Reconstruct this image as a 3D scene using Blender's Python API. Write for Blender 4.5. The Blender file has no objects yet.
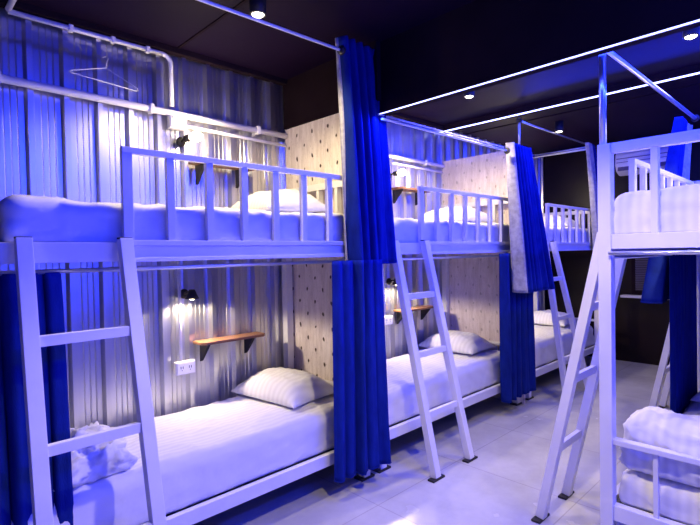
import bpy, bmesh, math, random
from mathutils import Vector, Matrix, noise
R = random.Random(7)
S = bpy.context.scene
COL = S.collection

# ------------------------------------------------------------------ materials
def new_mat(name):
    m = bpy.data.materials.new(name); m.use_nodes = True
    nt = m.node_tree; b = nt.nodes['Principled BSDF']
    return m, nt, b
def N(nt, typ, **kw):
    n = nt.nodes.new(typ)
    for k, v in kw.items():
        if k in n.inputs: n.inputs[k].default_value = v
        else: setattr(n, k, v)
    return n
def objcoord(nt, scale=(1, 1, 1)):
    t = N(nt, 'ShaderNodeTexCoord'); mp = N(nt, 'ShaderNodeMapping'); mp.inputs['Scale'].default_value = scale
    nt.links.new(t.outputs['Object'], mp.inputs['Vector']); return mp.outputs['Vector']
def noisy(name, c1, c2, rough=.5, metal=0., scale=8, stretch=(1, 1, 1), bump=0., bscale=60, spec=.5, detail=4, rvar=0.):
    m, nt, b = new_mat(name); L = nt.links
    v = objcoord(nt, stretch)
    n = N(nt, 'ShaderNodeTexNoise', Scale=scale, Detail=detail); L.new(v, n.inputs['Vector'])
    r = N(nt, 'ShaderNodeValToRGB'); r.color_ramp.elements[0].color = (*c1, 1); r.color_ramp.elements[1].color = (*c2, 1)
    r.color_ramp.elements[0].position = .3; r.color_ramp.elements[1].position = .7
    L.new(n.outputs['Fac'], r.inputs['Fac']); L.new(r.outputs['Color'], b.inputs['Base Color'])
    b.inputs['Roughness'].default_value = rough; b.inputs['Metallic'].default_value = metal
    b.inputs['Specular IOR Level'].default_value = spec
    if rvar:
        mr = N(nt, 'ShaderNodeMapRange'); mr.inputs['To Min'].default_value = rough - rvar; mr.inputs['To Max'].default_value = rough + rvar
        L.new(n.outputs['Fac'], mr.inputs['Value']); L.new(mr.outputs['Result'], b.inputs['Roughness'])
    if bump:
        n2 = N(nt, 'ShaderNodeTexNoise', Scale=bscale, Detail=3); L.new(v, n2.inputs['Vector'])
        bp = N(nt, 'ShaderNodeBump', Strength=bump, Distance=.01); L.new(n2.outputs['Fac'], bp.inputs['Height'])
        L.new(bp.outputs['Normal'], b.inputs['Normal'])
    return m
M = {}
M['white'] = noisy('white_powder_coated_steel', (.70, .69, .71), (.78, .77, .79), .36, scale=5, bump=.03, bscale=150)
M['conduit'] = noisy('white_conduit', (.82, .81, .81), (.88, .87, .86), .35, scale=6)
M['chrome'] = noisy('steel_tube', (.68, .69, .73), (.78, .79, .82), .28, .85, scale=5)
M['black'] = noisy('black_rubber', (.008, .007, .008), (.016, .014, .016), .6, scale=20)
M['blackpaint'] = noisy('black_paint', (.010, .005, .009), (.016, .009, .014), .85, scale=3, bump=.1, bscale=40, spec=.04)
M['ceilpaint'] = noisy('dark_ceiling_paint', (.007, .0025, .014), (.010, .004, .020), .6, scale=2, bump=.06, bscale=40, spec=.06)
M['endpaint'] = noisy('dark_end_wall_paint', (.006, .003, .004), (.011, .005, .006), .34, scale=2.5, bump=.05, bscale=30, spec=.25)
M['galv'] = noisy('galvanised_sheet', (.62, .62, .65), (.72, .72, .75), .30, .97, scale=5, stretch=(2, 2, .3), rvar=.04)
M['wood'] = noisy('shelf_wood', (.20, .085, .035), (.36, .17, .07), .45, scale=9, stretch=(1.5, 14, 14), bump=.08)
M['curtain'] = noisy('navy_curtain_cloth', (.003, .013, .14), (.006, .022, .21), .85, scale=24, stretch=(1, 1, .3), bump=.25, bscale=220, spec=.12)
M['lining'] = noisy('pale_curtain_lining', (.30, .29, .30), (.46, .45, .45), .9, scale=28, bump=.2, bscale=160, spec=.1)
M['plastic'] = noisy('white_plastic', (.80, .79, .78), (.85, .84, .83), .4, scale=5)
M['blind'] = noisy('grey_blind', (.13, .11, .15), (.19, .16, .21), .6, scale=5)
M['brass'] = noisy('dark_bronze', (.06, .045, .035), (.10, .08, .06), .35, .8, scale=9)

def sheet_mat():
    m, nt, b = new_mat('white_satin_stripe_cotton'); L = nt.links
    v = objcoord(nt)
    w = N(nt, 'ShaderNodeTexWave', Scale=7.5, Distortion=.25); w.bands_direction = 'Y'; L.new(v, w.inputs['Vector'])
    n = N(nt, 'ShaderNodeTexNoise', Scale=14., Detail=5.); L.new(v, n.inputs['Vector'])
    r = N(nt, 'ShaderNodeValToRGB'); r.color_ramp.elements[0].color = (.73, .72, .73, 1); r.color_ramp.elements[1].color = (.81, .80, .81, 1)
    L.new(w.outputs['Fac'], r.inputs['Fac']); L.new(r.outputs['Color'], b.inputs['Base Color'])
    ad = N(nt, 'ShaderNodeMath', operation='MULTIPLY_ADD'); ad.inputs[1].default_value = .12
    L.new(w.outputs['Fac'], ad.inputs[0]); L.new(n.outputs['Fac'], ad.inputs[2])
    bp = N(nt, 'ShaderNodeBump', Strength=.16, Distance=.012); L.new(ad.outputs[0], bp.inputs['Height'])
    L.new(bp.outputs['Normal'], b.inputs['Normal'])
    b.inputs['Roughness'].default_value = .85; b.inputs['Specular IOR Level'].default_value = .15
    return m
M['sheet'] = sheet_mat()

def board_mat(name, seed, c1, c2, spots=1.0):
    """raw board: vertical fibre streaks, small dark tear-shaped knots in a diagonal grid"""
    m, nt, b = new_mat(name); L = nt.links
    t = N(nt, 'ShaderNodeTexCoord')
    sep = N(nt, 'ShaderNodeSeparateXYZ'); L.new(t.outputs['Object'], sep.inputs[0])
    def math_(op, a, bb=None, c=None):
        q = N(nt, 'ShaderNodeMath', operation=op)
        for i, s in enumerate((a, bb, c)):
            if s is None: continue
            if isinstance(s, (int, float)): q.inputs[i].default_value = s
            else: L.new(s, q.inputs[i])
        return q.outputs[0]
    n0 = N(nt, 'ShaderNodeTexNoise', Scale=6., Detail=2.); L.new(t.outputs['Object'], n0.inputs['Vector'])
    jit = math_('MULTIPLY_ADD', n0.outputs['Fac'], .05, -.025)
    y = math_('ADD', sep.outputs['Y'], jit); z = math_('ADD', sep.outputs['Z'], math_('MULTIPLY', jit, 1.3))
    PYY, PZ = .175, .088
    row = math_('FLOOR', math_('DIVIDE', z, PZ))
    yy = math_('ADD', y, math_('MULTIPLY', math_('MODULO', row, 2.), PYY / 2))
    fy = math_('SUBTRACT', math_('FRACT', math_('DIVIDE', yy, PYY)), .5)
    fz = math_('SUBTRACT', math_('FRACT', math_('DIVIDE', z, PZ)), .5)
    dy = math_('MULTIPLY', fy, PYY / .010); dz = math_('MULTIPLY', fz, PZ / .015)
    d = math_('SQRT', math_('ADD', math_('MULTIPLY', dy, dy), math_('MULTIPLY', dz, dz)))
    n1 = N(nt, 'ShaderNodeTexNoise', Scale=45., Detail=2.); L.new(t.outputs['Object'], n1.inputs['Vector'])
    d = math_('ADD', d, math_('MULTIPLY_ADD', n1.outputs['Fac'], 1.3, -.65))
    sp = N(nt, 'ShaderNodeMapRange'); sp.inputs['From Min'].default_value = .65; sp.inputs['From Max'].default_value = 1.15
    sp.inputs['To Min'].default_value = spots; sp.inputs['To Max'].default_value = 0.; L.new(d, sp.inputs['Value'])
    mp = N(nt, 'ShaderNodeMapping'); mp.inputs['Scale'].default_value = (9, 9, 1.6); mp.inputs['Location'].default_value = (seed, seed, seed)
    L.new(t.outputs['Object'], mp.inputs['Vector'])
    n2 = N(nt, 'ShaderNodeTexNoise', Scale=3.2, Detail=7.); n2.inputs['Roughness'].default_value = .7; L.new(mp.outputs[0], n2.inputs['Vector'])
    rp = N(nt, 'ShaderNodeValToRGB'); rp.color_ramp.elements[0].color = (*c1, 1); rp.color_ramp.elements[1].color = (*c2, 1)
    rp.color_ramp.elements[0].position = .36; rp.color_ramp.elements[1].position = .62; L.new(n2.outputs['Fac'], rp.inputs['Fac'])
    n3 = N(nt, 'ShaderNodeTexNoise', Scale=28., Detail=3.); L.new(mp.outputs[0], n3.inputs['Vector'])
    sc = N(nt, 'ShaderNodeMapRange'); sc.inputs['From Min'].default_value = .64; sc.inputs['From Max'].default_value = .7
    sc.inputs['To Max'].default_value = .5; L.new(n3.outputs['Fac'], sc.inputs['Value'])
    mx = math_('MAXIMUM', sp.outputs[0], sc.outputs[0])
    mix = N(nt, 'ShaderNodeMix', data_type='RGBA'); L.new(mx, mix.inputs['Factor']); L.new(rp.outputs[0], mix.inputs[6])
    mix.inputs[7].default_value = (.07, .045, .04, 1); L.new(mix.outputs[2], b.inputs['Base Color'])
    bp = N(nt, 'ShaderNodeBump', Strength=.5, Distance=.012, invert=True); L.new(sp.outputs[0], bp.inputs['Height']); L.new(bp.outputs[0], b.inputs['Normal'])
    b.inputs['Roughness'].default_value = .8; b.inputs['Specular IOR Level'].default_value = .2
    return m
M['board'] = board_mat('studded_board', 3.1, (.60, .51, .49), (.78, .70, .68))
M['board2'] = board_mat('plain_board', 8.7, (.62, .52, .50), (.79, .70, .69), .35)

def floor_mat():
    m, nt, b = new_mat('polished_concrete_tiles'); L = nt.links
    v = objcoord(nt)
    n = N(nt, 'ShaderNodeTexNoise', Scale=1.6, Detail=8.); n.inputs['Roughness'].default_value = .65; L.new(v, n.inputs['Vector'])
    r = N(nt, 'ShaderNodeValToRGB'); r.color_ramp.elements[0].color = (.36, .355, .365, 1); r.color_ramp.elements[1].color = (.55, .54, .55, 1)
    r.color_ramp.elements[0].position = .3; r.color_ramp.elements[1].position = .7; L.new(n.outputs['Fac'], r.inputs['Fac'])
    mp = N(nt, 'ShaderNodeMapping'); mp.inputs['Location'].default_value = (.29, .10, 0); L.new(v, mp.inputs['Vector'])
    br = N(nt, 'ShaderNodeTexBrick', offset=0., Scale=1.); L.new(mp.outputs[0], br.inputs['Vector'])
    br.inputs['Brick Width'].default_value = .8; br.inputs['Row Height'].default_value = .8; br.inputs['Mortar Size'].default_value = .0035
    br.inputs['Color1'].default_value = (1, 1, 1, 1); br.inputs['Color2'].default_value = (.96, .96, .96, 1); br.inputs['Mortar'].default_value = (.76, .74, .76, 1)
    mx = N(nt, 'ShaderNodeMix', data_type='RGBA', blend_type='MULTIPLY'); mx.inputs['Factor'].default_value = 1.
    L.new(r.outputs[0], mx.inputs[6]); L.new(br.outputs['Color'], mx.inputs[7]); L.new(mx.outputs[2], b.inputs['Base Color'])
    n2 = N(nt, 'ShaderNodeTexNoise', Scale=5., Detail=6.); L.new(v, n2.inputs['Vector'])
    mr = N(nt, 'ShaderNodeMapRange'); mr.inputs['To Min'].default_value = .12; mr.inputs['To Max'].default_value = .34
    L.new(n2.outputs['Fac'], mr.inputs['Value']); L.new(mr.outputs[0], b.inputs['Roughness'])
    bp = N(nt, 'ShaderNodeBump', Strength=.06, Distance=.02); L.new(n2.outputs['Fac'], bp.inputs['Height']); L.new(bp.outputs[0], b.inputs['Normal'])
    b.inputs['Specular IOR Level'].default_value = .5
    return m
M['floor'] = floor_mat()
def emit(name, col, st):
    m, nt, b = new_mat(name)
    v = objcoord(nt); n = N(nt, 'ShaderNodeTexNoise', Scale=40.); nt.links.new(v, n.inputs['Vector'])
    mr = N(nt, 'ShaderNodeMapRange'); mr.inputs['To Min'].default_value = st * .9; mr.inputs['To Max'].default_value = st * 1.1
    nt.links.new(n.outputs['Fac'], mr.inputs['Value']); nt.links.new(mr.outputs[0], b.inputs['Emission Strength'])
    b.inputs['Base Color'].default_value = (*col, 1); b.inputs['Emission Color'].default_value = (*col, 1)
    return m
M['led'] = emit('blue_led_strip', (.42, .46, 1.0), 5.)
M['bulb'] = emit('warm_bulb', (1., .80, .50), 16.)
M['spotglow'] = emit('spot_lens', (1., .92, .78), 14.)

# ------------------------------------------------------------------ mesh helpers
class MB:
    def __init__(s): s.bm = bmesh.new()
    def box(s, x0, x1, y0, y1, z0, z1):
        x0, x1 = sorted((x0, x1)); y0, y1 = sorted((y0, y1)); z0, z1 = sorted((z0, z1))
        r = bmesh.ops.create_cube(s.bm, size=1)
        for v in r['verts']:
            v.co = Vector((x0 + (v.co.x + .5) * (x1 - x0), y0 + (v.co.y + .5) * (y1 - y0), z0 + (v.co.z + .5) * (z1 - z0)))
        return s
    def bar(s, a, b, w, t, side=(1, 0, 0)):
        """rectangular bar a->b; w is its width along `side`, t across"""
        a, b = Vector(a), Vector(b); d = b - a; L = d.length; d.normalize()
        sd = Vector(side); sd = (sd - d * sd.dot(d)).normalized(); tn = d.cross(sd)
        r = bmesh.ops.create_cube(s.bm, size=1)
        for v in r['verts']:
            c = v.co.copy(); v.co = a + d * ((c.z + .5) * L) + sd * (c.x * w) + tn * (c.y * t)
        return s
    def tube(s, pts, rad, n=12, caps=True):
        pts = [Vector(p) for p in pts]; rings = []
        up = None
        for i, p in enumerate(pts):
            d = (pts[min(i + 1, len(pts) - 1)] - pts[max(i - 1, 0)]).normalized()
            if up is None:
                up = Vector((0, 0, 1)) if abs(d.z) < .9 else Vector((1, 0, 0))
            x = (up - d * up.dot(d)).normalized(); y = d.cross(x); up = x
            rr = rad[i] if isinstance(rad, (list, tuple)) else rad
            rings.append([s.bm.verts.new(p + (x * math.cos(k * 2 * math.pi / n) + y * math.sin(k * 2 * math.pi / n)) * rr) for k in range(n)])
        for A, B in zip(rings, rings[1:]):
            for k in range(n):
                f = s.bm.faces.new((A[k], A[(k + 1) % n], B[(k + 1) % n], B[k])); f.smooth = True
        if caps:
            s.bm.faces.new(rings[0][::-1]); s.bm.faces.new(rings[-1])
        return s
    def lathe(s, prof, c, axis=(0, 0, 1), n=20):
        """profile [(r, h)] turned about `axis` through c"""
        ax = Vector(axis).normalized(); x = ax.orthogonal().normalized(); y = ax.cross(x); c = Vector(c); rings = []
        for r, h in prof:
            r = max(r, 1e-4)
            rings.append([s.bm.verts.new(c + ax * h + (x * math.cos(k * 2 * math.pi / n) + y * math.sin(k * 2 * math.pi / n)) * r) for k in range(n)])
        for A, B in zip(rings, rings[1:]):
            for k in range(n):
                f = s.bm.faces.new((A[k], A[(k + 1) % n], B[(k + 1) % n], B[k])); f.smooth = True
        s.bm.faces.new(rings[0][::-1]); s.bm.faces.new(rings[-1])
        return s
    def prism(s, poly, axis, a, b):
        """polygon (two coords in the plane across `axis`) swept along axis from a to b"""
        def P(p, h):
            return {0: Vector((h, p[0], p[1])), 1: Vector((p[0], h, p[1])), 2: Vector((p[0], p[1], h))}[axis]
        A = [s.bm.verts.new(P(p, a)) for p in poly]; B = [s.bm.verts.new(P(p, b)) for p in poly]; n = len(poly)
        s.bm.faces.new(A[::-1]); s.bm.faces.new(B)
        for k in range(n): s.bm.faces.new((A[k], A[(k + 1) % n], B[(k + 1) % n], B[k]))
        return s
    def build(s, name, mat, parent=None, bevel=0., smooth=False, solid=0.):
        bmesh.ops.recalc_face_normals(s.bm, faces=s.bm.faces)
        if smooth:
            for f in s.bm.faces: f.smooth = True
        org = world_loc(parent) if parent else Vector()
        if parent is None:
            xs = [v.co for v in s.bm.verts]
            org = Vector(((min(c.x for c in xs) + max(c.x for c in xs)) / 2, (min(c.y for c in xs) + max(c.y for c in xs)) / 2, min(c.z for c in xs)))
        for v in s.bm.verts: v.co -= org
        me = bpy.data.meshes.new(name); s.bm.to_mesh(me); s.bm.free(); me.materials.append(mat)
        o = bpy.data.objects.new(name, me); COL.objects.link(o)
        if parent: o.parent = parent
        else: o.location = org
        if solid:
            md = o.modifiers.new('thickness', 'SOLIDIFY'); md.thickness = solid; md.offset = 0
        if bevel:
            md = o.modifiers.new('bevel', 'BEVEL'); md.width = bevel; md.segments = 2; md.limit_method = 'ANGLE'
        return o
def world_loc(o):
    v = Vector()
    while o is not None: v = v + o.location; o = o.parent
    return v
def thing(name, loc, label, cat, group=None):
    o = bpy.data.objects.new(name, None); COL.objects.link(o); o.location = loc; o.empty_display_size = .1
    return tag(o, label, cat, group)
def tag(o, label, cat, group=None):
    o['label'] = label; o['category'] = cat
    if group: o['group'] = group
    return o
def struct(mb, name, mat, **k):
    o = mb.build(name, mat, **k); o['kind'] = 'structure'; return o

# ------------------------------------------------------------------ layout numbers (metres)
VL = 2.15; VR = .8165          # front planes of the left and right bunk rows
WL = 3.05                      # face of the corrugated wall
CZ = 2.77                      # ceiling
END = 6.82; BACK = -2.2; WR = -.75

# ------------------------------------------------------------------ the room
struct(MB().box(BACK, END, WR, WL + .06, -.08, 0), 'floor', M['floor'])
struct(MB().box(BACK, END, WR, WL + .06, CZ, CZ + .08), 'ceiling', M['ceilpaint'])
def corrugated():
    mb = MB(); prof = []; P = .1715; u = BACK; ph = .609 - .004
    k0 = math.floor((BACK - ph) / P)
    k = k0
    while True:
        c = ph + k * P
        if c > END: break
        # raised rib, then a pan with three fine creases
        for du, dv in ((-.024, 0), (-.013, -.042), (.013, -.042), (.024, 0), (.052, 0), (.056, -.004), (.060, 0),
                       (.083, 0), (.087, -.004), (.091, 0), (.114, 0), (.118, -.004), (.122, 0)):
            if BACK <= c + du <= END: prof.append((c + du, WL + dv))
        k += 1
    prof = [(BACK, WL)] + prof + [(END, WL)]
    prev = None
    for x, y in prof:
        a = mb.bm.verts.new((x, y, 0)); b = mb.bm.verts.new((x, y, CZ))
        if prev: mb.bm.faces.new((prev[0], a, b, prev[1]))
        prev = (a, b)
    a = mb.bm.verts.new((END, WL + .06, 0)); b = mb.bm.verts.new((END, WL + .06, CZ)); mb.bm.faces.new((prev[0], a, b, prev[1]))
    c = mb.bm.verts.new((BACK, WL + .06, 0)); d = mb.bm.verts.new((BACK, WL + .06, CZ)); mb.bm.faces.new((a, c, d, b))
    return mb
struct(corrugated(), 'wall_left', M['galv'])
struct(MB().box(END, END + .1, WR, WL + .06, 0, CZ), 'wall_end', M['endpaint'])
struct(MB().box(BACK, END, WR - .1, WR, 0, CZ), 'wall_right', M['blackpaint'])
struct(MB().box(BACK - .1, BACK, WR - .1, WL + .06, 0, CZ), 'wall_back', M['blackpaint'])
# dropped black headers across the room and the panel joints of the ceiling
struct(MB().box(2.30, 2.37, WR, WL - .03, 2.325, CZ), 'trim_1', M['blackpaint'])
struct(MB().box(4.30, 4.36, WR, WL - .03, 2.705, CZ), 'trim_2', M['blackpaint'])
struct(MB().box(1.398, 1.414, WR, WL - .03, CZ - .006, CZ), 'trim_3', M['blackpaint'])
struct(MB().box(4.80, 4.825, WR, WL - .03, CZ - .006, CZ), 'trim_4', M['blackpaint'])
struct(MB().box(BACK, 4.30, WL - .085, WL - .03, CZ - .035, CZ), 'trim_5', M['blackpaint'])
# dark board that closes the wall above the first partition panel
struct(MB().box(2.262, 2.298, 2.05, WL - .03, 2.405, CZ), 'trim_6', M['blackpaint'])

def led(u, z, wd, label, v0=WR + .02, v1=WL - .04):
    t = thing('led_strip', (u, (v0 + v1) / 2, z), label, 'light strip', 'blue led strips')
    MB().box(u - .004, u + .004, v0, v1, z - .002, z + .006).build('channel', M['plastic'], t)
    MB().box(u - .0045 - wd, u - .0045, v0, v1, z - wd * .6, z + wd * .6).build('diffuser', M['led'], t)
led(2.294, 2.318, .004, 'white-blue led strip along the bottom of the nearer black ceiling header')
led(4.294, 2.700, .009, 'white-blue led strip across the ceiling further back, above the middle bunks')

# window with blind on the end wall
w = MB()
w.box(END - .03, END, 1.46, 1.90, .86, .90).box(END - .03, END, 1.46, 1.90, 1.95, 1.99).box(END - .03, END, 1.46, 1.50, .90, 1.95).box(END - .03, END, 1.86, 1.90, .90, 1.95)
wf = struct(w, 'window_1', M['blackpaint'])
MB().box(END - .012, END - .006, 1.50, 1.86, .90, 1.95).build('pane', M['endpaint'], wf)
b_ = MB()
z = .915
while z < 1.94:
    b_.prism([(END - .045, z + .004), (END - .020, z + .016), (END - .020, z + .018), (END - .045, z + .006)], 1, 1.505, 1.855); z += .022
tag(b_.build('venetian_blind', M['blind']), 'closed grey slatted blind in the window of the dark end wall', 'window blind')
MB().box(END - .14, END, 1.40, 2.00, .825, .855).build('window_sill', M['white'], wf, bevel=.004)

# ------------------------------------------------------------------ bunk beds
GB = .1945
def bunk(u0, vf, s, label, pre=0.):
    """u0 near end; vf front plane; s=+1 the bed runs towards +v, -1 towards -v"""
    t = thing('bunk_bed', (u0 + .975, vf + s * .41, 0), label, 'bunk bed', 'white steel bunk beds')
    u0 -= pre; L = 1.955 + pre; D = .835; W = M['white']; p = .056
    vb = vf + s * D
    Y = lambda d: vf + s * d
    front_near_top = 1.93 if s < 0 else 1.505
    for uu, zz in ((u0, front_near_top), (u0 + L - p, 1.93)):
        MB().box(uu, uu + p, Y(0), Y(p), .012, zz).build('post', W, t, bevel=.003)
    for uu in (u0, u0 + L - p):
        MB().box(uu, uu + p, Y(D - p), Y(D), .012, 1.93).build('post', W, t, bevel=.003)
    for uu in (u0, u0 + L - p):
        for d in (0, D - p):
            MB().box(uu - .03, uu + p + .03, Y(d - .008), Y(d + p + .008), 0, .012).build('foot_pad', M['black'], t)
    a, b = u0 + p, u0 + L - p
    g = u0 + pre + .467                         # where the guard begins
    # lower and upper side rails, front ones first
    MB().box(a, b, Y(.004), Y(.036), .183, .253).build('side_rail', W, t, bevel=.002)
    MB().box(a, b, Y(D - .036), Y(D - .004), .183, .253).build('side_rail', W, t, bevel=.002)
    MB().box(a, g, Y(.004), Y(.036), 1.432, 1.512).box(g, b, Y(.012), Y(.036), 1.445, 1.498)\
        .box(g, b, Y(-.002), Y(.036), 1.428, 1.446).build('side_rail', W, t, bevel=.002)
    MB().box(a, b, Y(D - .036), Y(D - .004), 1.432, 1.512).build('side_rail', W, t, bevel=.002)
    # guard with balusters
    gr = MB().box(g, b, Y(-.002), Y(.030), 1.895, 1.922).box(g, b, Y(-.002), Y(.030), 1.498, 1.522).build('guardrail', W, t, bevel=.002)
    n = 7
    for k in range(n):
        uu = g + k * GB + (0 if k else 0)
        wd = .034 if k else .042
        MB().box(uu, uu + wd, Y(0), Y(.028), 1.522, 1.895).build('baluster', W, gr, bevel=.0015)
    MB().box(b - .006, b + .0, Y(-.004), Y(.032), 1.893, 1.924).build('end_cap', M['black'], gr)
    # ends: rails, guard bars above, low bars beside the mattress
    for uu, near in ((u0, True), (u0 + L - p, False)):
        ef = None
        up = (s < 0) or not near
        for z0, z1 in ((.538, .562), (.183, .253), (1.445, 1.512)) + (((1.885, 1.93),) if up else ()):
            e = MB().box(uu + .006, uu + p - .006, Y(p), Y(D - p), z0, z1).build('end_rail', W, t, bevel=.002)
            if z1 == .562: low = e
            if z1 == 1.93: high = e
        for d in (.215, .40, .585):
            MB().box(uu + .018, uu + p - .018, Y(d), Y(d + .020), .253, .538).build('baluster', W, low, bevel=.0015)
            if up: MB().box(uu + .008, uu + p - .008, Y(d), Y(d + .028), 1.512, 1.885).build('baluster', W, high, bevel=.0015)
    # slatted decks, coloured black to stand for the shaded gap below the mattress
    for z0 in (.225, 1.480):
        MB().box(a, b, Y(.04), Y(D - .04), z0, z0 + .018).build('bed_deck', M['black'], t)
    return t
UL = (.290, 2.350, 4.475); UR = (2.415, 4.475)
bunk(UL[0], VL, 1, 'white steel bunk bed nearest the camera, along the corrugated wall', pre=.055)
bunk(UL[1], VL, 1, 'white steel bunk bed in the middle of the row along the corrugated wall')
bunk(UL[2], VL, 1, 'white steel bunk bed furthest along the corrugated wall, beyond the second curtain')
bunk(UR[0], VR, -1, 'white steel bunk bed across the aisle, cut off by the right edge')
bunk(UR[1], VR, -1, 'white steel bunk bed behind the one across the aisle, mostly hidden by blue curtains')

# ------------------------------------------------------------------ bedding
def soft_box(x0, x1, y0, y1, z0, z1, r=.05, seg=.028, amp=.006, seed=0, fq=1.):
    """closed rounded box of cloth with wrinkles; side=('y0'|...) hangs wavier"""
    bm = bmesh.new()
    nx, ny, nz = [max(3, int((b - a) / seg)) for a, b in ((x0, x1), (y0, y1), (z0, z1))]
    vs = {}
    def V_(i, j, k):
        key = (i, j, k)
        if key not in vs:
            p = Vector((x0 + (x1 - x0) * i / nx, y0 + (y1 - y0) * j / ny, z0 + (z1 - z0) * k / nz))
            rr = min(r, (z1 - z0) / 2.01)
            rb = rr * .45
            rz = rr if p.z > (z0 + z1) / 2 else rb
            q = Vector((min(max(p.x, x0 + rz), x1 - rz), min(max(p.y, y0 + rz), y1 - rz), min(max(p.z, z0 + rb), z1 - rr)))
            d = p - q
            if d.length > 1e-6:
                nrm = d.normalized(); p = q + nrm * min(d.length, rz)
            else: nrm = Vector((0, 0, 1))
            P_ = p; p = p * fq
            s1 = noise.noise(Vector((p.x * 3.1 + seed, p.y * 4.0, p.z * 5)))
            s2 = noise.noise(Vector((p.x * 9 + p.z * 16 + seed * 2, p.y * 11 - p.x * 5, p.z * 9)))
            ridge = 1 - abs(noise.noise(Vector((p.x * 4 - p.z * 6 + seed * 3, p.y * 5 + p.x * 2, p.z * 3)))) * 2
            rid2 = 1 - abs(noise.noise(Vector((p.x * 7 + p.z * 9 + seed, p.y * 8 - p.x * 3, p.z * 5 + seed)))) * 2
            a_ = amp * (s1 * 1.0 + s2 * .5 + max(0, ridge - .72) * 2.6 + max(0, rid2 - .70) * 1.8); p = P_
            if p.z < z0 + .02: a_ *= .25
            p = p + nrm * a_
            vs[key] = bm.verts.new(p)
        return vs[key]
    def quad(*a):
        f = bm.faces.new(a); f.smooth = True
    for i in range(nx):
        for j in range(ny):
            quad(V_(i, j, nz), V_(i + 1, j, nz), V_(i + 1, j + 1, nz), V_(i, j + 1, nz)); quad(V_(i, j, 0), V_(i, j + 1, 0), V_(i + 1, j + 1, 0), V_(i + 1, j, 0))
    for i in range(nx):
        for k in range(nz):
            quad(V_(i, 0, k), V_(i + 1, 0, k), V_(i + 1, 0, k + 1), V_(i, 0, k + 1)); quad(V_(i, ny, k), V_(i, ny, k + 1), V_(i + 1, ny, k + 1), V_(i + 1, ny, k))
    for j in range(ny):
        for k in range(nz):
            quad(V_(0, j, k), V_(0, j, k + 1), V_(0, j + 1, k + 1), V_(0, j + 1, k)); quad(V_(nx, j, k), V_(nx, j + 1, k), V_(nx, j + 1, k + 1), V_(nx, j, k + 1))
    mb = MB(); mb.bm.free(); mb.bm = bm
    return mb
def mattress(u0, vf, s, lower, label, seed):
    z0, z1 = (.2445, .488 if s > 0 else .405) if lower else (1.4995, 1.690 if s > 0 else 1.712)
    d0 = (.048 if s > 0 else .062) if lower else .040
    y0, y1 = sorted((vf + s * d0, vf + s * (.79)))
    o = soft_box(u0 + .048, u0 + 1.905, y0, y1, z0, z1, r=.06, seg=.022, amp=.010, seed=seed).build('mattress', M['sheet'])
    return tag(o, label, 'mattress', 'white mattresses')
where = ['nearest bunk along the corrugated wall', 'middle bunk along the corrugated wall', 'furthest bunk along the corrugated wall']
for i, u in enumerate(UL):
    mattress(u, VL, 1, True, 'white sheeted mattress on the lower level of the ' + where[i], 3 + i)
    mattress(u, VL, 1, False, 'white sheeted mattress on the upper level of the ' + where[i], 13 + i)
mattress(UR[0], VR, -1, True, 'white mattress on the lower level of the bunk across the aisle', 23)
mattress(UR[0], VR, -1, False, 'white mattress on the upper level of the bunk across the aisle', 24)
mattress(UR[1], VR, -1, True, 'white lower mattress of the bunk behind the one across the aisle', 25)
mattress(UR[1], VR, -1, False, 'white upper mattress of the bunk behind the one across the aisle', 26)

def pillow(cx, cy, z, lu, lv, h, label, rot=0., tilt=0., seed=0):
    """lu, lv: half sizes along and across the bed; sits with its underside at z"""
    bm = bmesh.new(); n = 30; T = {}; Bm = {}
    cr, sr = math.cos(rot), math.sin(rot)
    def pos(a, b, up):
        e = max(0, (1 - abs(a) ** 2.6)) * max(0, (1 - abs(b) ** 2.6))
        hh = e ** .55
        px = a * lu * (1 - .09 * (1 - b * b) * abs(a) ** 3); py = b * lv * (1 - .09 * (1 - a * a) * abs(b) ** 3)
        w = noise.noise(Vector((a * 2.2 + seed, b * 2.6, seed))) * .018 * e ** .3
        w += max(0, .3 - abs(noise.noise(Vector((a * 3.4 + b * 1.5 + seed * 2, b * 3.1, 3))))) * .035 * e ** .25
        zz = z + (h * .16 + (h * .84) * hh + w * 1. if up else h * .16 * (1 - hh))
        zz += tilt * max(0, (px + lu)) * (1 if up else .35)
        return Vector((cx + px * cr - py * sr, cy + px * sr + py * cr, zz))
    for i in range(n + 1):
        for j in range(n + 1):
            a = -1 + 2 * i / n; b = -1 + 2 * j / n
            a = math.copysign(1 - (1 - abs(a)) ** 1.4, a); b = math.copysign(1 - (1 - abs(b)) ** 1.4, b)
            T[i, j] = bm.verts.new(pos(a, b, True)); edge = i in (0, n) or j in (0, n)
            Bm[i, j] = T[i, j] if edge else bm.verts.new(pos(a, b, False))
    for i in range(n):
        for j in range(n):
            f = bm.faces.new((T[i, j], T[i + 1, j], T[i + 1, j + 1], T[i, j + 1])); f.smooth = True
            q = (Bm[i, j], Bm[i, j + 1], Bm[i + 1, j + 1], Bm[i + 1, j])
            try: f = bm.faces.new(q); f.smooth = True
            except ValueError: pass
    mb = MB(); mb.bm.free(); mb.bm = bm
    return tag(mb.build('pillow', M['sheet']), label, 'pillow', 'white pillows')
pl = [('plump white pillow on the lower level of the ', .492), ('plump white pillow on the upper level of the ', 1.694)]
for i, u in enumerate(UL):
    pillow(u + 1.66, 2.66, pl[0][1], .215, .31, .165, pl[0][0] + where[i], rot=.12 - .1 * i, seed=i * 2.3 + 1)
    pillow(u + 1.60, 2.63, pl[1][1], .235, .32, .165, pl[1][0] + where[i], rot=-.10 + .05 * i, seed=i * 3.1 + 4)
pillow(UR[0] + 1.62, .42, .410, .22, .31, .15, 'white pillow at the far end of the lower bed across the aisle', seed=9)

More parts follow.
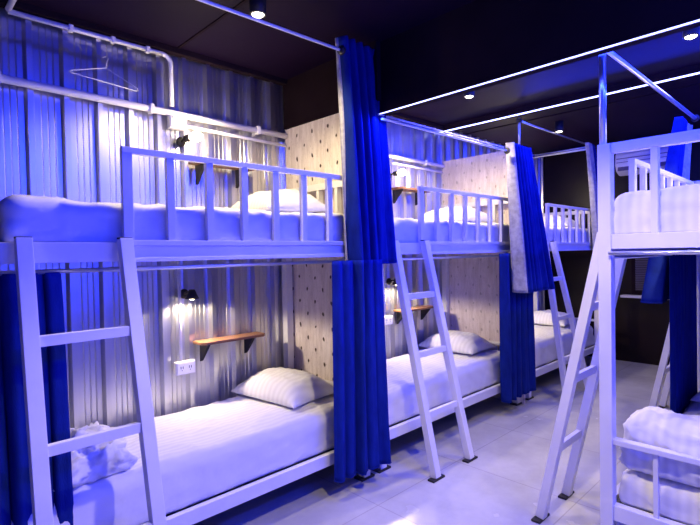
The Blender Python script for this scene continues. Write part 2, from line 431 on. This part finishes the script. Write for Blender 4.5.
# folded duvet on the right lower mattress; rumpled cover on the left lower mattress
tag(soft_box(UR[0] + .060, UR[0] + .40, .035, VR - .068, .412, .655, r=.085, seg=.018, amp=.018, seed=41, fq=1.3).build('duvet', M['sheet']),
    'thick white duvet folded up at the near end of the lower bed across the aisle', 'duvet')
tag(soft_box(.47, .80, 2.235, 2.66, .494, .615, r=.06, seg=.012, amp=.030, seed=5, fq=2.3).build('blanket', M['sheet']), 'rumpled white cover bunched at the near end of the lower bed behind the ladder', 'blanket')

# ------------------------------------------------------------------ ladders
def ladder(top, foot, vt, vf, label):
    (a0, a1), (b0, b1) = top, foot
    t = thing('ladder', ((b0 + b1) / 2, vf, 0), label, 'ladder', 'white steel bunk ladders')
    W = M['white']; zt = 1.525
    P = lambda k, z: Vector((((b0, b1)[k]) + ((a0, a1)[k] - (b0, b1)[k]) * z / zt, vf + (vt - vf) * z / zt, z))
    for k in (0, 1):
        st = MB().bar(P(k, .012), P(k, zt), .052, .046).build('stile', W, t, bevel=.002)
        f = P(k, 0)
        MB().box(f.x - .062, f.x + .062, f.y - .024, f.y + .024, 0, .012).build('foot_pad', M['black'], t, bevel=.002)
        q = P(k, zt)
        MB().box(q.x - .026, q.x + .026, min(q.y, vt) - .016, max(q.y, vt) + .016, zt, zt + .007).build('hook', M['black'], t)
    for z in (1.150, .770, .390):
        MB().bar(P(0, z) + Vector((.026, 0, 0)), P(1, z) - Vector((.026, 0, 0)), .040, .026, side=(0, 0, 1)).build('rung', W, t, bevel=.002)
ladder((.388, .748), (.385, .775), VL - .030, 1.83, 'white ladder leaning on the nearest bunk beside the corrugated wall, feet out of view')
ladder((2.478, 2.815), (2.514, 2.908), VL - .030, 1.828, 'white ladder standing between the first and second curtains, both black feet in view')
ladder((4.79, 4.985), (4.585, 5.13), VL - .030, 1.828, 'white ladder on the furthest bunk along the corrugated wall, behind the second curtain')
ladder((2.585, 2.945), (2.525, 2.868), VR + .030, 1.156, 'white ladder leaning on the bunk across the aisle, next to its corner post')
ladder((4.64, 5.0), (4.674, 5.07), VR + .030, 1.175, 'white ladder at the far end of the aisle, half hidden by blue curtains')

# ------------------------------------------------------------------ curtain rods
def rod(a, b, r, label, caps=('black', None), pole=None, mat='chrome', extra=None, name='curtain_rod'):
    a, b = Vector(a), Vector(b); d = (b - a).normalized()
    t = thing(name, a if pole is None else (a.x, a.y, pole), label, 'curtain rod', 'curtain rods')
    MB().tube([a, b], r).build('rod', M[mat], t)
    if extra is not None:
        MB().tube([a + Vector(extra), b + Vector(extra)], r * .55).build('guide_wire', M[mat], t)
    for e, c, sg in ((a, caps[0], -1), (b, caps[1], 1)):
        if c:
            MB().lathe([(r * 1.2, -.012), (.024, -.008), (.028, .004), (.023, .016), (.012, .020)], e, d * sg).build('end_cap', M[c], t)
    if pole is not None:
        MB().tube([(a.x, a.y, pole), (a.x, a.y, a.z + .03)], r * 1.25).build('pole', M[mat], t)
        MB().box(a.x - .022, a.x + .022, a.y - .02, a.y + .02, a.z - .018, a.z + .018).build('clamp', M['black'], t, bevel=.004)
    return t
rod((.50, VL - .12, 2.590), (1.938, VL - .12, 2.612), .0085, 'high white rod carrying the tallest curtain over the nearest upper bed', (None, 'black'), mat='conduit')
rod((2.28, VL - .12, 2.282), (3.87, VL - .12, 2.295), .0085, 'thin pale rod over the upper level of the middle bunk, ending in a black knob', (None, 'black'), mat='conduit', extra=(0, .03, .035))
rod((4.34, VL, 2.655), (6.02, VL, 2.675), .009, 'thin rod on a short pole over the furthest upper bed by the corrugated wall', (None, None), pole=2.42)
rod((UR[0] + .02, VR - .02, 2.385), (4.40, VR - .02, 2.405), .0125, 'steel rod on a tall pole above the bunk across the aisle', (None, 'black'), pole=1.932)
rod((UR[0] + .02, VR - .05, 2.372), (UR[0] + .02, -.02, 2.372), .010, 'steel rod crossing over the near end of the bunk across the aisle', (None, None))
rod((.30, VL + .055, 1.398), (2.095, VL + .055, 1.398), .0095, 'low steel rod under the upper level of the nearest wall-side bunk', (None, 'plastic'))
rod((2.42, VL + .055, 1.398), (4.17, VL + .055, 1.398), .0095, 'low steel rod under the upper level of the middle bunk', (None, 'black'))
rod((UR[0] + .06, VR - .046, 1.405), (4.34, VR - .046, 1.405), .0095, 'low steel rod along the aisle side under the upper bed across the aisle', (None, None))
rod((UR[0] - .012, VR - .05, 1.425), (UR[0] - .012, .02, 1.425), .009, 'low steel rod across the near end of the bunk across the aisle', (None, None))
# cross rod from the wall pipe out to the front, at the upper left
rod((.515, VL + .02, 2.725), (.515, WL - .06, 2.725), .014, 'white cross rod reaching out from the pipe at the top of the corrugated wall', (None, None), mat='conduit')

# ------------------------------------------------------------------ curtains
def curtain(top, bot, zt, zb, v, label, folds=6, dt=.03, db=.045, lining=None, group='navy blue bunk curtains', seed=0, gather=.25, vb=None, cat='curtain', flat=0.):
    """pleated cloth; top/bot = (u0,u1) of the hem, v = mean plane"""
    t = thing('curtain', ((bot[0] + bot[1]) / 2, v if vb is None else vb, zb), label, 'curtain', group)
    nu, nz = folds * 14, 44
    vb_ = v if vb is None else vb
    def P(a, c):          # a along the width, c 0 top .. 1 bottom
        k = c ** (1 - gather) if c > 0 else 0
        u0 = top[0] + (bot[0] - top[0]) * k; u1 = top[1] + (bot[1] - top[1]) * k
        aa = a + .035 * math.sin(a * 17 + seed) * (1 - abs(2 * a - 1))
        d = dt + (db - dt) * c
        if flat and a < flat: d *= .3
        ph = folds * 2 * math.pi * aa + seed + .5 * math.sin(3 * c + seed + a * 5)
        y = v + (vb_ - v) * c + d * math.sin(ph) + .35 * d * math.sin(ph * 2.13 + 1 + c)
        u = u0 + (u1 - u0) * aa + .012 * math.cos(ph)
        z_ = zt + (zb - zt) * c + .006 * math.sin(ph + 1) * c
        return Vector((u, y, z_))
    def grid(A0, A1, n, off=0.):
        mb = MB(); vs = [[mb.bm.verts.new(P(A0 + (A1 - A0) * i / n, j / nz) + Vector((0, off, 0))) for j in range(nz + 1)] for i in range(n + 1)]
        for i in range(n):
            for j in range(nz):
                f = mb.bm.faces.new((vs[i][j], vs[i + 1][j], vs[i + 1][j + 1], vs[i][j + 1])); f.smooth = True
        return mb
    A0, A1 = 0, 1
    if lining:
        a0, a1 = lining
        li = grid(a0, a1, max(4, int(nu * (a1 - a0))) + 2).build('lining', M['lining'], t, solid=.003)
        li['label'] = 'pale lining edge'
        if a0 <= 0: A0 = a1
        else: A1 = a0
    grid(A0, A1, nu).build('cloth', M['curtain'], t, solid=.003)
    hm = MB().tube([P(A0 + (A1 - A0) * i / nu, 1) for i in range(nu + 1)], .0045, n=6).build('hem', M['curtain'], t)
    return t
curtain((1.965, 2.30), (2.03, 2.415), 2.72, 1.385, VL - .060, 'tallest navy curtain, hanging from the ceiling between the first and second wall-side bunks', 5, .034, .055, lining=(0, .075), seed=.4)
curtain((1.885, 2.285), (1.875, 2.315), 1.405, .125, VL - .085, 'floor-length navy curtain under the tallest one, between the first and second lower beds', 5, .045, .060, seed=2.2, vb=VL - .08, flat=.35)
curtain((3.965, 4.345), (3.91, 4.53), 2.385, 1.085, VL - .08, 'flared navy curtain tied up at the far end of the middle upper bed', 6, .032, .06, lining=(0, .09), seed=1.1, gather=.1, vb=1.97)
curtain((3.83, 4.42), (3.89, 4.46), 1.42, .13, VL - .075, 'floor-length navy curtain at the far end of the middle lower bed', 5, .034, .042, seed=3.0, vb=VL - .06)
curtain((.250, .520), (.250, .560), 1.395, .03, VL + .060, 'dark navy curtain drawn back behind the nearest ladder', 4, .026, .030, seed=.9)
curtain((5.84, 6.06), (6.10, 6.42), 2.66, 1.40, VL - .06, 'pale-edged curtain at the end of the furthest upper bed by the wall', 5, .02, .03, lining=(0, .55), seed=1.7)
curtain((4.28, 4.75), (3.53, 4.32), 2.41, 1.10, VR + .07, 'flared navy curtain tied at the far end of the upper bed across the aisle', 7, .026, .05, lining=(.55, .8), seed=2.6, gather=.05)
curtain((3.53, 4.22), (3.53, 4.25), 1.400, .265, VR - .0455, 'floor-length navy curtain beside the lower bed across the aisle', 8, .007, .010, seed=.2)

# ------------------------------------------------------------------ partition boards between the bunks
def board(u, v0, z1, mat, label):
    o = MB().box(u, u + .02, v0, 3.004, 0, z1).build('partition_board', M[mat], bevel=.002)
    return tag(o, label, 'partition board', 'boards between the bunks')
board(2.262, 2.20, 2.398, 'board', 'tall beige board with rows of dark studs at the head of the nearest wall-side bunk')
board(4.318, 2.12, 2.398, 'board2', 'tall pinkish plain board at the head of the middle bunk, next to the second curtain')

# ------------------------------------------------------------------ pipes and electrics on the corrugated wall
WF = WL - .042                       # crest of the ribs
def pipe(pts, r, label, mat='conduit', clips=()):
    t = thing('wall_pipe', pts[0], label, 'pipe', 'white pipes on the corrugated wall')
    MB().tube(pts, r, n=14).build('pipe', M[mat], t)
    for c in clips:
        MB().box(c[0] - .012, c[0] + .012, WF - .006 - r * 2, WF, c[1] - r * 1.35, c[1] + r * 1.35).build('clip', M[mat], t, bevel=.003)
    return t
def arc(c, r, a0, a1, n=8):          # in the u-z plane
    return [(c[0] + r * math.cos(a0 + (a1 - a0) * k / n), c[1], c[2] + r * math.sin(a0 + (a1 - a0) * k / n)) for k in range(n + 1)]
v1 = WF - .017
pipe([(.515, v1, 2.715), (1.31, v1, 2.715)] + arc((1.31, v1, 2.66), .055, math.pi / 2, 0) + [(1.365, v1, 2.40)], .0135,
     'white pipe along the top of the corrugated wall that bends down at its end', clips=[(.80, 2.715), (1.02, 2.715), (1.22, 2.715)])
pipe([(-.6, WF - .022, 2.375), (2.258, WF - .022, 2.345)], .021, 'thick white pipe along the corrugated wall over the nearest upper bed', clips=[(.46, 2.364), (1.23, 2.356), (2.0, 2.348)])
pipe([(2.39, WF - .022, 2.352), (4.314, WF - .022, 2.345)], .019, 'thick white pipe along the corrugated wall over the middle upper bed', clips=[(3.1, 2.349), (4.0, 2.346)])
pipe([(1.44, WF - .012, 2.290), (2.256, WF - .012, 2.275)], .0115, 'thin white pipe from the junction box toward the studded board')
pipe([(3.50, WF - .012, 2.29), (4.312, WF - .012, 2.28)], .0105, 'thin white pipe below the thick one over the middle upper bed')
pipe([(1.385, WF - .012, 1.42), (1.385, WF - .012, .775)], .010, 'thin upright pipe dropping to the socket beside the lower reading lamp')
pipe([(3.36, WF - .012, 1.42), (3.36, WF - .012, .86)], .010, 'thin upright pipe dropping to the socket of the middle lower bed')
pipe([(6.50, 2.32, 2.738), (6.50, 3.0, 2.738)], .010, 'white pipe under the ceiling at the far end of the wall', clips=())
pipe([(6.40, 2.25, 2.692), (6.40, 3.0, 2.692)], .012, 'thicker white pipe crossing below the ceiling at the far end', clips=())
# junction box
t = thing('junction_box', (1.39, WF, 2.255), 'white junction box under the thick pipe above the upper reading lamp', 'junction box')
MB().box(1.335, 1.445, WF - .048, WF, 2.255, 2.335).build('body', M['plastic'], t, bevel=.006)
MB().box(1.342, 1.438, WF - .054, WF - .048, 2.262, 2.328).build('cover', M['plastic'], t, bevel=.003)
for x in (1.352, 1.428): MB().lathe([(.004, 0), (.004, .002)], (x, WF - .0545, 2.32), (0, -1, 0), n=10).build('screw', M['brass'], t)
def outlet(u, z, label):
    t = thing('wall_socket', (u, WF, z), label, 'wall socket', 'white wall sockets')
    MB().box(u - .065, u + .065, WF - .036, WF, z, z + .085).build('box', M['plastic'], t, bevel=.005)
    MB().box(u - .058, u + .058, WF - .041, WF - .036, z + .006, z + .079).build('face_plate', M['plastic'], t, bevel=.003)
    for du in (-.028, .028):
        s = MB()
        s.box(u + du - .009, u + du - .005, WF - .0425, WF - .041, z + .040, z + .056).box(u + du + .005, u + du + .009, WF - .0425, WF - .041, z + .040, z + .056)
        s.lathe([(.003, 0), (.003, .0015)], (u + du, WF - .041, z + .030), (0, -1, 0), n=8)
        s.build('socket_holes', M['black'], t)
outlet(1.405, .688, 'white double socket on the corrugated wall under the lower reading lamp')
outlet(3.375, .775, 'white double socket on the corrugated wall by the middle lower bed')

def shelf(u0, u1, z, label):
    t = thing('wall_shelf', ((u0 + u1) / 2, WF, z - .13), label, 'shelf', 'small wooden wall shelves')
    MB().prism([(u0, WF), (u1, WF), (u1, WF - .105), (u1 - .03, WF - .135), (u0 + .03, WF - .135), (u0, WF - .105)], 2, z, z + .018).build('board', M['wood'], t, bevel=.002)
    for u in (u0 + .055, u1 - .10):
        MB().prism([(WF, z), (WF - .115, z), (WF - .110, z - .012), (WF - .012, z - .12), (WF, z - .125)], 0, u - .009, u + .009).build('bracket', M['black'], t)
shelf(1.475, 1.97, .872, 'narrow wooden shelf over the nearest lower bed, right of the reading lamp')
shelf(1.475, 1.93, 2.045, 'narrow wooden shelf over the nearest upper bed')
shelf(3.49, 4.02, .885, 'narrow wooden shelf over the middle lower bed')
shelf(3.47, 3.96, 2.035, 'narrow wooden shelf over the middle upper bed')

def lamp_light(name, loc, energy, col, typ='POINT', size=.03, rot=None, spot=None, blend=.6):
    l = bpy.data.lights.new(name, typ); l.energy = energy; l.color = col
    if typ in ('POINT', 'SPOT'): l.shadow_soft_size = size
    if typ == 'SPOT': l.spot_size = spot; l.spot_blend = blend
    o = bpy.data.objects.new(name, l); o.location = loc
    if rot: o.rotation_euler = rot
    COL.objects.link(o); return o
WARM = (1., .82, .56)
def reading_lamp(u, z, down, label, e):
    """black wall lamp; down=True has a small black shade over a bulb that shines down"""
    t = thing('wall_lamp', (u, WF, z), label, 'wall lamp', 'reading lamps on the corrugated wall')
    MB().lathe([(.030, 0), (.032, .006), (.028, .016), (.010, .02)], (u, WF, z), (0, -1, 0)).build('wall_plate', M['black'], t)
    MB().tube([(u, WF - .015, z), (u, WF - .05, z + .012), (u + .004, WF - .075, z + .010)], .008).build('arm', M['black'], t)
    if down:
        c = (u + .012, WF - .090, z + .030)
        MB().lathe([(.018, .0), (.024, -.012), (.030, -.03), (.044, -.058), (.041, -.058), (.027, -.03), (.016, -.012)], c, (0, 0, 1)).build('lamp_shade', M['black'], t)
        MB().lathe([(.004, -.020), (.016, -.028), (.022, -.044), (.018, -.060), (.006, -.068)], c, (0, 0, 1)).build('bulb', M['bulb'], t)
        lamp_light('wall_lamp_light', (c[0], c[1], c[2] - .085), e, WARM, 'SPOT', .02, (0, 0, 0), math.radians(165), .25)
    else:
        d = Vector((.55, -.75, .12)).normalized(); c = Vector((u + .004, WF - .075, z + .010))
        MB().lathe([(.015, -.016), (.021, -.010), (.023, .012), (.018, .024)], c, d).build('lamp_holder', M['black'], t)
        MB().lathe([(.012, .022), (.022, .034), (.032, .056), (.034, .072), (.027, .092), (.012, .103)], c, d).build('bulb', M['bulb'], t)
        p = c + d * .165
        lamp_light('wall_lamp_light', p, e, WARM, 'POINT', .03)
reading_lamp(1.425, 2.185, False, 'wall lamp with glowing bulb over the nearest upper bed, under the junction box', 12.)
reading_lamp(1.420, 1.205, True, 'small black wall lamp shining down over the nearest lower bed', 32.)
reading_lamp(3.455, 2.165, False, 'wall lamp with glowing bulb over the middle upper bed, right of the tallest curtain', 10.)
reading_lamp(3.43, 1.175, True, 'small black wall lamp shining down over the middle lower bed', 30.)

reading_lamp(5.30, 2.165, False, 'wall lamp over the furthest upper bed, behind the pinkish board', 13.)
reading_lamp(5.30, 1.175, True, 'small black wall lamp over the furthest lower bed, behind the pinkish board', 38.)

# wire clothes hanger hooked on the wall
hv = WF - .014
hg = [(.965, hv, 2.60), (.985, hv, 2.618), (.993, hv, 2.60), (.982, hv, 2.578), (.980, hv, 2.545)]
t = thing('clothes_hanger', (.975, hv, 2.43), 'thin wire clothes hanger hanging on the upper corrugated wall', 'clothes hanger')
MB().tube(hg, .003, n=8).build('hook', M['conduit'], t)
MB().tube([(.980, hv, 2.545), (.80, hv, 2.488), (.79, hv, 2.480), (.80, hv, 2.474), (1.15, hv, 2.448), (1.158, hv, 2.455), (1.15, hv, 2.466), (.980, hv, 2.545)], .003, n=8).build('shoulder_wire', M['conduit'], t)

# air conditioner on the end wall
ac = thing('air_conditioner', (END - .1, 1.70, 2.36), 'white air conditioner mounted high on the dark end wall', 'air conditioner')
MB().prism([(END + .004, 2.64), (END - .15, 2.64), (END - .19, 2.60), (END - .20, 2.48), (END - .16, 2.40), (END - .06, 2.36), (END + .004, 2.36)], 1, 1.33, 2.03).build('casing', M['plastic'], ac, bevel=.01)
MB().box(END - .207, END - .198, 1.35, 2.01, 2.545, 2.553).box(END - .207, END - .198, 1.35, 2.01, 2.50, 2.506).build('grille', M['blind'], ac)
MB().bar((END - .186, 1.36, 2.435), (END - .186, 2.00, 2.435), .07, .008, side=(.35, 0, 1)).build('louvre', M['blind'], ac)

# ceiling spotlights
def ceiling_spot(u, v, label, e=30., zc=CZ, cone=150, aim=None):
    t = thing('ceiling_spotlight', (u, v, zc - .105), label, 'ceiling spotlight', 'black cylinder ceiling spotlights')
    MB().lathe([(.042, 0), (.042, -.095), (.036, -.102), (.034, -.085), (.030, -.080)], (u, v, zc), (0, 0, 1), n=28).build('housing', M['black'], t)
    MB().lathe([(.030, -.081), (.030, -.100), (.022, -.106), (.004, -.108)], (u, v, zc), (0, 0, 1)).build('lens', M['spotglow'], t)
    p = Vector((u, v, zc - .125))
    q = (Vector(aim) - p).to_track_quat('-Z', 'Y').to_euler() if aim else (0, 0, 0)
    lamp_light('ceiling_spot_light', p, e, KEY, 'SPOT', .035, q, math.radians(cone), .45)
KEY = (1., .82, .42)
ceiling_spot(1.425, 2.10, 'bright black ceiling spotlight over the nearest bunk, beside the high rod', 100)
ceiling_spot(3.40, 2.10, 'small ceiling spotlight just behind the black header, over the middle bunk', 110)
ceiling_spot(5.12, 2.10, 'small ceiling spotlight over the furthest bunk, beyond the second led strip', 80)
ceiling_spot(3.43, .64, 'ceiling spotlight over the bunk across the aisle, near the right edge', 130, cone=100)
ceiling_spot(1.36, .60, 'ceiling spotlight of the right row, above the viewer', 155, cone=114)

# blue led light: along the strips
BLUE = (.014, .034, 1.)
def strip_light(u, z, e, v0=-.5, v1=2.95, rot=(0, 0, 0)):
    l = bpy.data.lights.new('led_strip_light', 'AREA'); l.shape = 'RECTANGLE'; l.size = .06; l.size_y = v1 - v0; l.energy = e; l.color = BLUE
    o = bpy.data.objects.new('led_strip_light', l); o.location = (u, (v0 + v1) / 2, z); o.rotation_euler = rot; COL.objects.link(o)
strip_light(2.26, 2.29, 65, v1=2.05, rot=(0, math.radians(12), 0))
strip_light(2.42, 2.34, 85, v1=1.9, rot=(0, math.radians(-150), 0))
strip_light(4.25, 2.66, 110, v1=2.05, rot=(0, math.radians(30), 0))
strip_light(4.42, 2.69, 20, v1=2.6, rot=(0, math.radians(-25), 0))
# added unseen led strip high on the right wall, blue fill across the room
t = thing('led_strip', (2.3, WR, 2.62), 'unseen blue led strip, added as fill light, along the top of the wall behind the bunks across the aisle', 'light strip', 'blue led strips')
MB().box(-1.8, 6.5, WR, WR + .01, 2.62, 2.636).build('channel', M['plastic'], t)
MB().box(-1.8, 6.5, WR + .0105, WR + .015, 2.624, 2.632).build('diffuser', M['led'], t)
l = bpy.data.lights.new('led_strip_light', 'AREA'); l.shape = 'RECTANGLE'; l.size = 5.6; l.size_y = .06; l.energy = 260; l.color = BLUE
o = bpy.data.objects.new('led_strip_light', l); o.location = (3.65, WR + .05, 2.60); o.rotation_euler = (math.radians(55), 0, 0); COL.objects.link(o)
# made-up low strip out of view, throws blue light under the near upper bunk
t = thing('led_strip', (.6, WR, 1.25), 'unseen blue led strip, added as low fill light, at rail height on the wall beside the viewer', 'light strip', 'blue led strips')
MB().box(-1.0, 2.2, WR, WR + .01, 1.25, 1.266).build('channel', M['plastic'], t)
MB().box(-1.0, 2.2, WR + .0105, WR + .015, 1.254, 1.262).build('diffuser', M['led'], t)
l = bpy.data.lights.new('led_strip_light', 'AREA'); l.shape = 'RECTANGLE'; l.size = 3.2; l.size_y = .06; l.energy = 52; l.color = BLUE
o = bpy.data.objects.new('led_strip_light', l); o.location = (.6, WR + .05, 1.258); o.rotation_euler = (math.radians(90), 0, 0); COL.objects.link(o)

wd = bpy.data.worlds.new('world'); S.world = wd; wd.use_nodes = True
wd.node_tree.nodes['Background'].inputs[0].default_value = (.01, .02, .12, 1); wd.node_tree.nodes['Background'].inputs[1].default_value = .2

# ------------------------------------------------------------------ camera
f, yaw, pit, rol, H = 485.48, .7983, -.0199, -.0188, 1.45
fw = Vector((math.cos(yaw) * math.cos(pit), math.sin(yaw) * math.cos(pit), math.sin(pit)))
rt = Vector((math.sin(yaw), -math.cos(yaw), 0)); up = rt.cross(fw)
r2 = rt * math.cos(rol) + up * math.sin(rol); u2 = -rt * math.sin(rol) + up * math.cos(rol)
cd = bpy.data.cameras.new('camera'); cd.sensor_width = 36; cd.lens = f / 700 * 36; cd.clip_start = .02
co = bpy.data.objects.new('camera', cd); COL.objects.link(co)
co.matrix_world = Matrix(((r2.x, u2.x, -fw.x, 0), (r2.y, u2.y, -fw.y, 0), (r2.z, u2.z, -fw.z, H), (0, 0, 0, 1)))
S.camera = co
vs = S.view_settings
vs.view_transform = 'Standard'; vs.look = 'None'; vs.gamma = 1; vs.use_curve_mapping = False; vs.exposure = -.36
